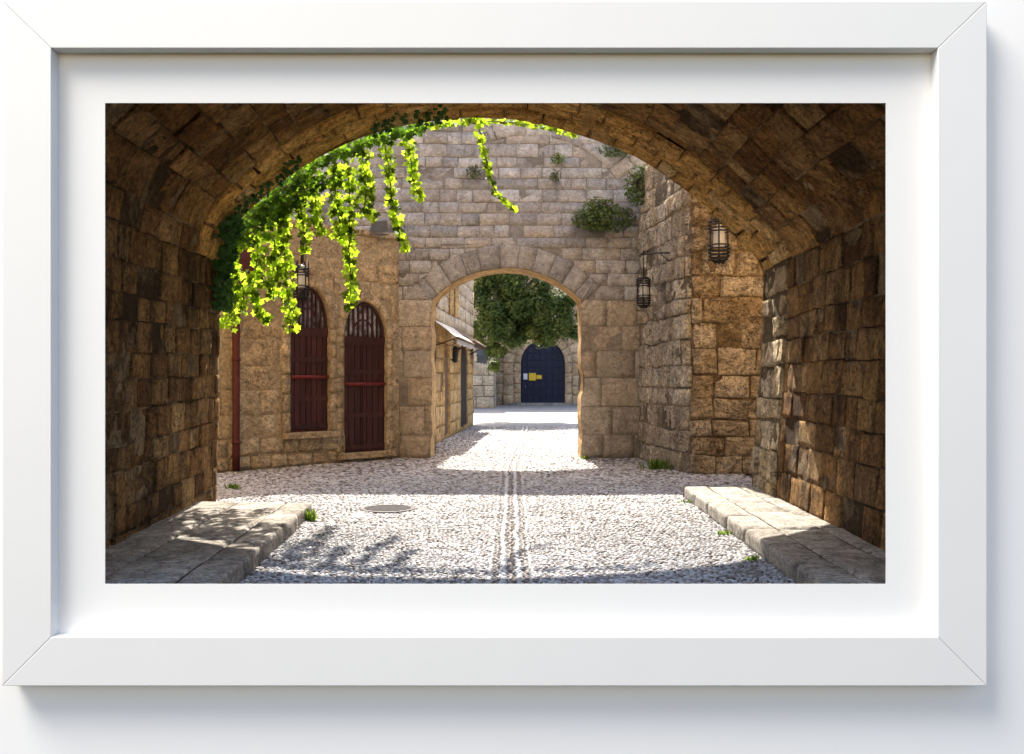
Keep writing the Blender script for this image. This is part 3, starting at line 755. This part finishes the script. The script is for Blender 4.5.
mb.grid(rows); mb.grid([[p-Vector((0, 0, .02)) for p in q] for q in rows])
o = obj('awning', mb, M['greymetal'], row); o['label'] = 'grey canvas awning at the far end of the shop house'

# far building with the blue door
YE = 51.0
fh = thing('far_building', 'brown stone building closing the street, with a blue arched door', 'building', (3, YE, 0))
fe_ = lambda u, v, d: Vector((u, YE-d, v))
s_ = YE/F; dx0, dx1 = (521-CX)*s_, (565-CX)*s_; zb = EYE+(CY-403)*s_; zb = max(zb, .1); zt = EYE+(CY-340)*s_; zs = EYE+(CY-363)*s_
da = Arch((dx0+dx1)/2, (dx1-dx0)/2, zb, zs, zt-zs); r = random.Random(10)
mb = MB(); masonry(mb, fe_, -4, 14, courses(0, 11.5, (.5, .75), r), (.7, 1.5), joint=.02, bev=.03, proud=.012, rough=.012, res=.3, ops=(da,), seedr=r, mres=.35)
reveal(mb, fe_, da.outline(), .03, -.5, .5, 3); obj('wall_face', mb, M['far'], fh)
for k_, (g0, g1, dd) in enumerate(((0, .42, .06), (.42, 1.0, .11))):
    mb = MB()
    def fq(u, v, d): return fe_(da.uc+(da.hw+v)*math.cos(u), da.vs+(da.rise+v)*math.sin(u), d+dd)
    n_ = 11
    for k in range(n_):
        patch(mb, fq, [(math.pi*(k+1)/n_-.012, g0), (math.pi*k/n_+.012, g0), (math.pi*k/n_+.012, g1), (math.pi*(k+1)/n_-.012, g1)], 3, 2, .02, .03, .04, 0, .01, (r.random(), .5, 0), (), seed=r.uniform(0, 30))
    for s2 in (-1, 1):
        for z0, z1 in courses(0, da.vs, (.5, .7), r):
            us = sorted((da.uc+s2*(da.hw+g0), da.uc+s2*(da.hw+g1)))
            patch(mb, lambda u, v, d: fe_(u, v, d+dd), [(us[0]+.01, z0+.01), (us[1]-.01, z0+.01), (us[1]-.01, z1-.01), (us[0]+.01, z1-.01)], 2, 3, .02, .02, .04, 0, .01, (r.random(), .5, 0), (), seed=r.uniform(0, 30))
    obj('door_surround', mb, M['surround'], fh)
mb = MB(); mb.box(((dx0+dx1)/2, YE-.25, zb-.06), (dx1-dx0+1.6, .9, .14)); obj('doorstep', mb, M['slab'], fh, smooth=False, bevel=.02)
door = MB(); D0 = -.3
door.add([fe_(u, v, D0) for u, v in da.outline()], [tuple(range(len(da.outline())))], (.5, .5, 0))
dobj = obj('door', door, M['blue'], fh, smooth=False)
m2 = MB()
for k in range(7):
    u = lerp(dx0, dx1, (k+.5)/7)
    top = zs+(zt-zs)*math.sqrt(max(0, 1-((u-da.uc)/da.hw)**2))-.06
    for j in range(9):
        z0 = zb+.05+j*.40; z1 = min(z0+.36, top)
        if z1-z0 > .08: m2.box(fe_(u, (z0+z1)/2, D0+.02), ((dx1-dx0)/7-.06, .05, z1-z0), None, (R.random(), .5, 0))
obj('panel', m2, M['blue'], dobj, smooth=False, bevel=.012)
m2 = MB(); m2.box(fe_(da.uc, zs+.02, D0+.05), (dx1-dx0-.05, .05, .09), None, (1, 1, 0)); m2.box(fe_(da.uc, (zb+zt)/2, D0+.055), (.07, .05, zt-zb-.1), None, (.8, .5, 0)); obj('door_rail', m2, M['blue'], dobj, smooth=False)
m2 = MB(); m2.tube([fe_(dx0+.25, zb+.8, D0+.08), fe_(dx0+.25, zb+1.0, D0+.12)], .05, 8); obj('handle', m2, M['greymetal'], dobj)
for (x0, x1, y0, y1, mt, lb_) in ((523.5, 527.5, 373.5, 379.5, 'white', 'white paper notice, leftmost on the blue door'),
                              (529, 536, 373, 380.5, 'yellow', 'large square yellow notice in the middle of the blue door'),
                              (536.5, 542, 375, 379, 'yellow', 'small yellow notice right of the large yellow one on the blue door')):
    m2 = MB(); zc = EYE+(CY-(y0+y1)/2)*s_; hgt = (y1-y0)*s_
    m2.box(fe_(((x0+x1)/2-CX)*s_, zc, D0+.095), ((x1-x0)*s_, .02, hgt)); 
    tag(obj('notice', m2, M[mt], smooth=False), lb_, 'notice', 'notices on the blue door')

# ------------------------------------------------------------------ leaves
def rotm(n, spin):
    n = n.normalized(); a = Vector((0, 0, 1)) if abs(n.z) < .95 else Vector((1, 0, 0))
    x = a.cross(n).normalized(); y = n.cross(x)
    c, s = math.cos(spin), math.sin(spin)
    return x*c+y*s, y*c-x*s, n
LOBED = []
for k in range(10):
    a = math.pi/2+2*math.pi*k/10; rad = (1.0 if k == 0 else .95 if k in (2, 8) else .80 if k in (4, 6) else .30 if k == 5 else .58)
    LOBED.append((rad*math.cos(a), rad*math.sin(a)))
def vine_leaf(mb, p, n, size, tint, r):
    x, y, z = rotm(n, math.pi+r.gauss(0, .7))
    cup = r.uniform(-.25, .25)
    vs = [p]+[p+(x*a+y*(b-.1))*size+z*size*(cup*(abs(a))+r.uniform(-.08, .08)) for a, b in LOBED]
    mb.add(vs, [(0, k+1, (k+1) % 10+1) for k in range(10)], tint)
def blade_leaf(mb, p, n, size, tint, r, asp=.5):
    x, y, z = rotm(n, r.uniform(0, 6.28))
    mb.add([p-y*size, p+x*size*asp+z*size*.15, p+y*size, p-x*size*asp+z*size*.15], [(0, 1, 2), (0, 2, 3)], tint)

vine = thing('hanging_vine', 'bright green leafy vine trailing from the left side of the vault arch', 'vine', P(360, 135, 11.7))
r = random.Random(77)
def pxline(pts, t):
    L = [0]
    for i in range(1, len(pts)): L.append(L[-1]+math.dist(pts[i], pts[i-1]))
    s = t*L[-1]
    for i in range(1, len(pts)):
        if s <= L[i] or i == len(pts)-1:
            q = (s-L[i-1])/(L[i]-L[i-1]+1e-9); return lerp(pts[i-1][0], pts[i][0], q), lerp(pts[i-1][1], pts[i][1], q)
strands = [  # pixel path, half width start/end, leaves, depth offset
 ([(236,250),(232,285),(229,318),(232,330)], 9, 10, 70, .25),
 ([(246,225),(240,260),(244,300),(240,312)], 10, 9, 85, .35),
 ([(256,215),(258,255),(252,295),(262,318),(270,322)], 11, 5, 110, .3),
 ([(270,205),(275,245),(272,285),(274,300)], 10, 7, 100, .42),
 ([(284,190),(284,240),(287,290),(292,320),(289,330)], 9, 7, 120, .3),
 ([(262,205),(282,215),(292,200),(306,190)], 12, 9, 80, .35),
 ([(300,178),(300,205),(305,235),(303,252)], 9, 4, 60, .32),
 ([(312,172),(316,205),(318,225),(326,235)], 9, 5, 65, .4),
 ([(335,165),(336,195),(340,225),(338,238)], 9, 8, 75, .3),
 ([(348,160),(350,200),(349,245),(351,285),(350,309)], 9, 6, 120, .38),
 ([(362,152),(366,185),(364,215),(372,217)], 10, 7, 85, .3),
 ([(385,143),(390,175),(392,205),(400,235),(408,252)], 8, 3.5, 95, .35),
 ([(405,135),(411,160),(414,185),(421,198)], 8, 5, 55, .3),
 ([(478,124),(484,148),(489,172),(494,190),(505,202),(517,211)], 5, 1.2, 48, .3),
]
dense = [([(246,238),(268,215),(300,192),(335,176)], 15, 12, 120, .15), ([(300,172),(330,157),(360,145),(395,134),(425,128)], 8, 8, 200, .2), ([(225,255),(238,230),(262,205),(300,176)], 9, 9, 150, .2),
         ([(425,126),(455,123),(490,121),(525,124),(552,128),(576,135)], 4.5, 2.5, 80, .25)]
for path, w0, w1, n, off in strands+dense:
    mb = MB(); st = MB()
    sp = []
    for i in range(12):
        x, y = pxline(path, i/11); sp.append(P(x, y, Dfar(x)+off))
    st.tube(sp, .007, 5)
    for i in range(int(n*1.6)):
        t = (i+r.random())/(n*1.6); x, y = pxline(path, t); w = lerp(w0, w1, t)
        x += max(-w*.95, min(w*.95, r.gauss(0, w*.55))); y += r.gauss(0, w*.40)
        if ((x-245)/7.5)**2+((y-259)/12)**2 < 1: continue      # the sign shows through here
        d = Dfar(x)+off+r.uniform(-.10, .22)
        nn = Vector((r.gauss(0, .45), -1, r.gauss(.35, .45)))
        vine_leaf(mb, P(x, y, d), nn, r.uniform(.036, .074), (r.random(), r.random(), 0), r)
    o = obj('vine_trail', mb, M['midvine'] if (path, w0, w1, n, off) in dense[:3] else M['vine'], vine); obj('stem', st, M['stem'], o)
# ivy creeping over the shaded inner edge of the arch
mb = MB(); st = MB()
def nearest_a(px, py):
    best = min(np.linspace(0, aE, 500), key=lambda a: (lambda p: math.hypot((p.x/p.y*F+CX)-px, (CY-(p.z-EYE)/p.y*F)-py))(tun(a, LT*.9, 0)))
    return best
a0, a1 = nearest_a(219, 310), nearest_a(232, 215)
for i in range(330):
    a = lerp(a0, a1, r.random()); b = LT*(.955+max(-.085, min(.045, r.gauss(0, .04)))); 
    p = tun(a, b, .05+r.uniform(0, .10)); nrm = tun(a, b, 1)-tun(a, b, 0)
    vine_leaf(mb, p, nrm+Vector((r.gauss(0, .5), -.7+r.gauss(0, .3), r.gauss(0, .5))), r.uniform(.04, .065), (r.random(), r.random(), 0), r)
a2, a3 = nearest_a(226, 240), nearest_a(300, 160)
for i in range(120):
    t = r.random()**1.4; a = lerp(a2, a3, t); b = LT*(.90+.0*t+max(-.05, min(.05, r.gauss(0, .028))))
    p = tun(a, b, .07+r.uniform(0, .06)); nrm = tun(a, b, 1)-tun(a, b, 0)
    vine_leaf(mb, p, nrm+Vector((r.gauss(0, .5), -.5, r.gauss(0, .5))), r.uniform(.035, .055), (r.random(), r.random(), 0), r)
a4, a5 = nearest_a(370, 130), nearest_a(450, 115)
for i in range(60):
    a = lerp(a4, a5, r.random()); b = LT*(1-abs(r.gauss(0, .07)))
    p = tun(a, b, .05+r.uniform(0, .06)); nrm = tun(a, b, 1)-tun(a, b, 0)
    vine_leaf(mb, p, nrm+Vector((r.gauss(0, .5), -.8, r.gauss(0, .5))), r.uniform(.035, .055), (r.random(), r.random(), 0), r)
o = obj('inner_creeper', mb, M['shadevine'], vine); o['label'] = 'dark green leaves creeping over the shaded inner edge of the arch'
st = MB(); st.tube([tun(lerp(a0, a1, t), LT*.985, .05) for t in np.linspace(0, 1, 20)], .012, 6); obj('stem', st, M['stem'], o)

# plants rooted in walls and at the foot of walls
def bush(name, label, cat, blobs, d, n, size, mat, group=None, up=.3, stems=True):
    c0 = P(blobs[0][0], blobs[0][1], d); th = thing(name, label, cat, c0, group); m = MB(); s = MB()
    for bx_, by_, rw, rh, fr_ in blobs:
        for i in range(int(n*fr_)):
            while True:
                a, b, c = r.uniform(-1, 1), r.uniform(-1, 1), r.uniform(-1, 1)
                q = a*a+b*b+c*c
                if q < 1 and noise.noise(Vector((a*2.3+bx_, b*2.3, c*2.3+by_))) > -.25: break
            p = P(bx_+a*rw, by_-b*rh, d+c*rw/F*d*.6)
            out = Vector((a, -.5+c*.3, b+up))
            blade_leaf(m, p, out+Vector((r.gauss(0, .6), r.gauss(0, .5), r.gauss(0, .6))), size*r.uniform(.7, 1.3), (r.random()*.6+.4*max(0, b), r.random(), 0), r)
        if stems:
            for i in range(7): s.tube([P(bx_, by_+rh*.3, d+.15), P(bx_+r.uniform(-.4, .4)*rw, by_+r.uniform(-.6, .2)*rh, d), P(bx_+r.uniform(-.9, .9)*rw, by_-r.uniform(-.5, .9)*rh, d-.05)], .008, 5)
    obj('foliage', m, mat, th)
    if stems: obj('stem', s, M['stem'], th)
    return th
bush('wall_bush', 'wide grey green bush growing out of the gateway wall beside the right building', 'bush', [(606,218,31,16,.6), (600,208,18,12,.25), (584,220,13,10,.15)], 17.5, 1500, .042, M['caper'], 'bushes growing on the gateway wall')
bush('wall_bush', 'upright bush in the corner between gateway wall and right building, under the vault', 'bush', [(637,187,13,22,.6), (646,176,10,12,.3)], 17.2, 750, .042, M['caper'], 'bushes growing on the gateway wall')
bush('wall_bush', 'dark tuft high on the gateway wall just below the vault edge at right', 'bush', [(616,149,20,9,.6)], 18.05, 420, .036, M['caper'], 'bushes growing on the gateway wall')
bush('wall_weed', 'small green weed between stones left of the trailing vine tip', 'weed', [(474,171,10,8,1)], 18.0, 110, .03, M['caper'], 'weeds in the gateway wall joints')
bush('wall_weed', 'upper of two small weeds right of the trailing vine tip', 'weed', [(559,158,8,6,1)], 18.08, 90, .03, M['grass'], 'weeds in the gateway wall joints')
bush('wall_weed', 'lower of two small weeds right of the trailing vine tip', 'weed', [(555,176,5,7,1)], 17.98, 60, .03, M['caper'], 'weeds in the gateway wall joints')
def tuft(label, px, py, d, h, n, spread, group='weeds along the paving'):
    m = MB(); c0 = P(px, py, d)
    for i in range(n):
        b = c0+Vector((r.gauss(0, spread), r.gauss(0, spread*.5), 0)); a = r.uniform(0, 6.28); hh = h*r.uniform(.5, 1.2)
        tip = b+Vector((math.cos(a)*hh*.45, math.sin(a)*hh*.45, hh)); sd = Vector((-math.sin(a), math.cos(a), 0))*r.uniform(.006, .014)
        mid = b.lerp(tip, .55)+Vector((0, 0, hh*.1)); m.add([b-sd, b+sd, mid+sd, mid-sd, tip], [(0, 1, 2, 3), (3, 2, 4)], (r.random(), r.random(), 0))
    return tag(obj('weed', m, M['grass']), label, 'weed', group)
tuft('green grassy weed at the foot of the pale flank wall on the right', 658, 470, 15.55, .19, 110, .10)
tuft('bright green weed at the far end of the left stone kerb', 309, 521, 10.0, .13, 46, .035)
tuft('green weed at the far end of the left passage wall', 233, 489, 12.9, .08, 46, .05)
tuft('small weed at the far end of the right kerb', 687, 504, 11.4, .06, 22, .04)
tuft('small weed halfway along the foot of the right kerb', 724, 535, 9.15, .05, 26, .03)
tuft('small yellow weed at the near foot of the right kerb', 752, 561, 7.86, .05, 22, .025)
tuft('small weed at the foot of the right gateway pier', 583, 460, 17.45, .08, 40, .06)

# tree behind the gateway
tr = thing('tree', 'dark green leafy tree behind the gateway, its trunk hidden by the right pier', 'tree', (4.3, 34, 0))
st = MB()
def limb(pts, r0, r1):
    n = len(pts); st.tube(pts, [lerp(r0, r1, i/(n-1)) for i in range(n)], 8)
limb([Vector((4.3, 34, -.05)), Vector((4.25, 33.9, 1.6)), Vector((4.1, 33.9, 3.2)), Vector((3.6, 33.8, 5.2)), Vector((2.4, 33.4, 6.4)), Vector((.6, 33.1, 6.6)), Vector((-.4, 33, 6.1))], .26, .06)
limb([Vector((3.7, 33.8, 4.4)), Vector((2.6, 33.5, 4.5)), Vector((1.4, 33.3, 4.3)), Vector((.3, 33.1, 4.0))], .09, .03)
limb([Vector((1.6, 33.3, 6.5)), Vector((.8, 33.3, 5.2)), Vector((.0, 33.2, 4.4)), Vector((-.5, 33.1, 3.5))], .07, .02)
obj('trunk', st, M['bark'], tr)
mb = MB(); clumps = []
for (px, py, rad, w) in ((500,290,22,1), (488,310,17,1), (515,285,22,1), (508,320,22,1), (495,335,16,.9), (486,350,9,.5), (530,315,18,1), (545,325,16,1), (560,320,16,1), (568,300,13,.8), (556,303,13,.7), (535,330,15,.8), (548,338,9,.5), (515,335,14,.8), (495,365,7,.35), (500,350,9,.5), (478,330,9,.5), (480,290,12,.8), (575,330,12,.7), (520,265,20,.9), (490,265,20,.9), (590,310,15,.7), (600,290,18,.6), (470,300,10,.4), (500,275,20,1), (525,300,20,1), (545,300,16,.9), (512,305,18,1), (538,285,14,.7), (495,322,16,.9), (555,315,14,.8)):
    for k in range(9):
        a = r.uniform(0, 6.28); q = r.uniform(0, .95)*rad
        clumps.append((px+q*math.cos(a), py+q*math.sin(a)*.8, 33+r.uniform(-1.1, 1.3), rad*r.uniform(.3, .65), w))
for (px, py, d, rad, w) in clumps:
    base = r.random()*.55
    for i in range(int(190*w)):
        v = Vector((r.gauss(0, 1), r.gauss(0, 1), r.gauss(0, 1))).normalized()*r.random()**.6*1.25
        p = P(px, py, d)+v*(rad/F*d)*Vector((1, 1, .8)).length/1.62
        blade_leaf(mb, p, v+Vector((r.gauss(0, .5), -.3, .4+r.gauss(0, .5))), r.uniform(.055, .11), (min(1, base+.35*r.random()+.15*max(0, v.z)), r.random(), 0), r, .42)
obj('crown', mb, M['tree'], tr)

# ------------------------------------------------------------------ lanterns
def lantern(name, label, loc, scale, spikes, rod, bracket):
    """hooped iron cage round a glass cylinder; origin at the centre of the cage"""
    t = thing(name, label, 'lantern', loc, 'iron cage lanterns on the stone walls')
    def pt(x, y, z): return Vector(loc)+Vector((x, y, z))*scale
    def hoop(m, rad, z, th=.011): m.tube([pt(rad*math.cos(a), rad*math.sin(a), z) for a in np.linspace(0, 2*math.pi, 22, endpoint=False)], th*scale, 5, closed=True)
    m = MB()
    for z, rad in ((-.345, .085), (-.305, .135), (-.25, .158), (-.195, .166), (-.14, .166), (-.085, .162), (.13, .158), (.18, .166), (.23, .166), (.28, .158), (.315, .12)): hoop(m, rad, z, .0125)
    for k in range(6):
        a = k*math.pi/3+.3
        m.tube([pt(.06*math.cos(a), .06*math.sin(a), -.37), pt(.14*math.cos(a), .14*math.sin(a), -.29), pt(.158*math.cos(a), .158*math.sin(a), -.15), pt(.152*math.cos(a), .152*math.sin(a), .28)] + ([pt(.150*math.cos(a), .150*math.sin(a), .42)] if spikes else []), 0.013*scale, 5)
    m.tube([pt(0, 0, -.37), pt(0, 0, -.20)], .02*scale, 6)
    obj('cage', m, M['iron'], t)
    m = MB(); m.lathe([(.001*scale, .33*scale), (.03*scale, .35*scale), (.10*scale, .31*scale), (.10*scale, .30*scale), (.02*scale, .285*scale)], Vector(loc), 18); obj('cap', m, M['iron'], t)
    m = MB(); m.lathe([(.085*scale, -.11*scale), (.092*scale, -.09*scale), (.092*scale, .16*scale), (.085*scale, .18*scale)], Vector(loc), 18); obj('glass_shade', m, M['glass'], t)
    m = MB(); m.tube([pt(0, 0, .12), pt(0, 0, .28)], .035*scale, 8); m.lathe([(.001, -.06*scale), (.035*scale, -.03*scale), (.045*scale, .03*scale), (.03*scale, .12*scale)], Vector(loc), 12); obj('bulb', m, M['white'], t)
    m = MB(); top = pt(0, 0, .31)
    m.tube([top, Vector((loc[0], loc[1], loc[2]+rod))], .012*scale, 6); obj('hanging_rod', m, M['iron'], t)
    if bracket:
        m = MB(); a = Vector((loc[0], loc[1], loc[2]+rod)); b = Vector(bracket); m.tube([a+(a-b).normalized()*.05, a, a.lerp(b, .5)+Vector((0, 0, .015)), b], .015, 6)
        m.tube([b+Vector((0, 0, -.22)), b+Vector((0, 0, .10))], .022, 6); m.tube([a.lerp(b, .55), b+Vector((0, 0, -.2))], .009, 6)
        m.tube([a, a+Vector((0, 0, .06))], .02, 6)
        obj('wall_bracket', m, M['iron'], t)
    return t
lantern('wall_lantern', 'black iron cage lantern on a long rod from the pale right flank wall', P(643.5, 292, 15.9), .78, False, .665, P(671, 253, 15.55)+Vector((0.05, 0, 0)))
lantern('wall_lantern', 'large black iron cage lantern on the brown end wall, partly behind the vault', P(719, 240, 14.35), 1.02, False, .55, Vector((3.36, 14.78, P(719, 240, 14.35).z+.55)))
u_ = u_of(302); pw = fl(u_, 0, .0)
lc = P(301, 282, 15.35)
lantern('wall_lantern', 'spiky black iron cage lantern beside the vine, in front of the left arched door', lc, .84, True, .65, fl(u_, lc.z+.65, .02))
m = MB(); sl = P(455, 354, 24.5)
sm = thing('street_lantern', 'small dark lantern under the brown awning behind the gateway', 'lantern', sl)
m = MB(); m.lathe([(.02, -.24), (.07, -.2), (.10, .08), (.13, .10), (.02, .22)], sl, 6); obj('lamp_body', m, M['iron'], sm)
m = MB(); m.tube([sl+Vector((0, 0, .27)), sl+Vector((0, 0, .38)), sl+Vector((-.4, 0, .38))], .02, 6); obj('bracket', m, M['iron'], sm)

# manhole cover
mh = MB(); pc = P(388, 509.5, 10.87)
mh.lathe([(.001, .006), (.30, .006), (.33, .005), (.34, -.01)], Vector((pc.x, pc.y, .012)), 28)
for k in range(-3, 4): mh.box((pc.x, pc.y+k*.075, .020), (2*math.sqrt(.28**2-(k*.075)**2), .02, .008))
tag(obj('manhole_cover', mh, plain('cast_iron', (.12,.11,.105), .9, .3, 12, .004), smooth=False), 'round grey iron manhole cover in the pebble street, left of the drain lines', 'manhole cover')

# ------------------------------------------------------------------ light, sky, camera
AZ, EL = math.radians(5), math.radians(47.5)   # sun ahead of the camera, a little to the left
sdir = Vector((-math.sin(AZ)*math.cos(EL), math.cos(AZ)*math.cos(EL), math.sin(EL)))
sun = bpy.data.lights.new('sun', 'SUN'); sun.energy = 4.6; sun.angle = math.radians(.5); sun.color = (1, .94, .84)
so = bpy.data.objects.new('sun', sun); COL.objects.link(so); so.rotation_euler = sdir.to_track_quat('Z', 'Y').to_euler()
W = bpy.data.worlds.new('World'); S.world = W; W.use_nodes = True
nt = W.node_tree; bg = nt.nodes['Background']; sky = nt.nodes.new('ShaderNodeTexSky'); sky.sky_type = 'NISHITA'; sky.sun_disc = False
sky.sun_elevation = EL; sky.sun_rotation = -AZ; sky.air_density = .9; sky.dust_density = 4; sky.ozone_density = .4; nt.links.new(sky.outputs[0], bg.inputs[0]); bg.inputs[1].default_value = .125
# studio softbox above left of the frame; it lights the frame and the wall it hangs on
al = bpy.data.lights.new('softbox', 'AREA'); al.shape = 'RECTANGLE'; al.size = 17; al.size_y = 15; al.energy = 5700; al.color = (1, .93, .80)
ao = bpy.data.objects.new('softbox', al); COL.objects.link(ao)
tgt = P(494, 343, DM); ao.location = tgt+Vector((-.60, -.40, 1.0)).normalized()*32
ao.rotation_euler = (ao.location-tgt).to_track_quat('Z', 'Y').to_euler()
lc_ = bpy.data.collections.new('softbox_receivers')
for o in lit: lc_.objects.link(o)
ao.light_linking.receiver_collection = lc_
fl_ = bpy.data.lights.new('added_fill', 'AREA'); fl_.shape = 'RECTANGLE'; fl_.size = 14; fl_.size_y = 10; fl_.energy = 390; fl_.color = (1, .69, .20)  # unseen warm fill, added to lift the shadows and cancel sky blue
fo_ = bpy.data.objects.new('added_fill', fl_); COL.objects.link(fo_); fo_.location = tgt+Vector((-3, -22, 4))
fo_.rotation_euler = (fo_.location-tgt).to_track_quat('Z', 'Y').to_euler(); fo_.light_linking.receiver_collection = lc_
cam = bpy.data.cameras.new('camera'); cam.sensor_width = 36; cam.lens = F/1024*36; cam.clip_end = 500; cam.clip_start = .05
co = bpy.data.objects.new('camera', cam); COL.objects.link(co); co.location = (0, 0, EYE); co.rotation_euler = (math.pi/2, 0, 0)
S.camera = co
S.view_settings.view_transform = 'Standard'; S.view_settings.look = 'None'; S.view_settings.exposure = 1.7; S.view_settings.gamma = 1
S.render.engine = 'CYCLES'
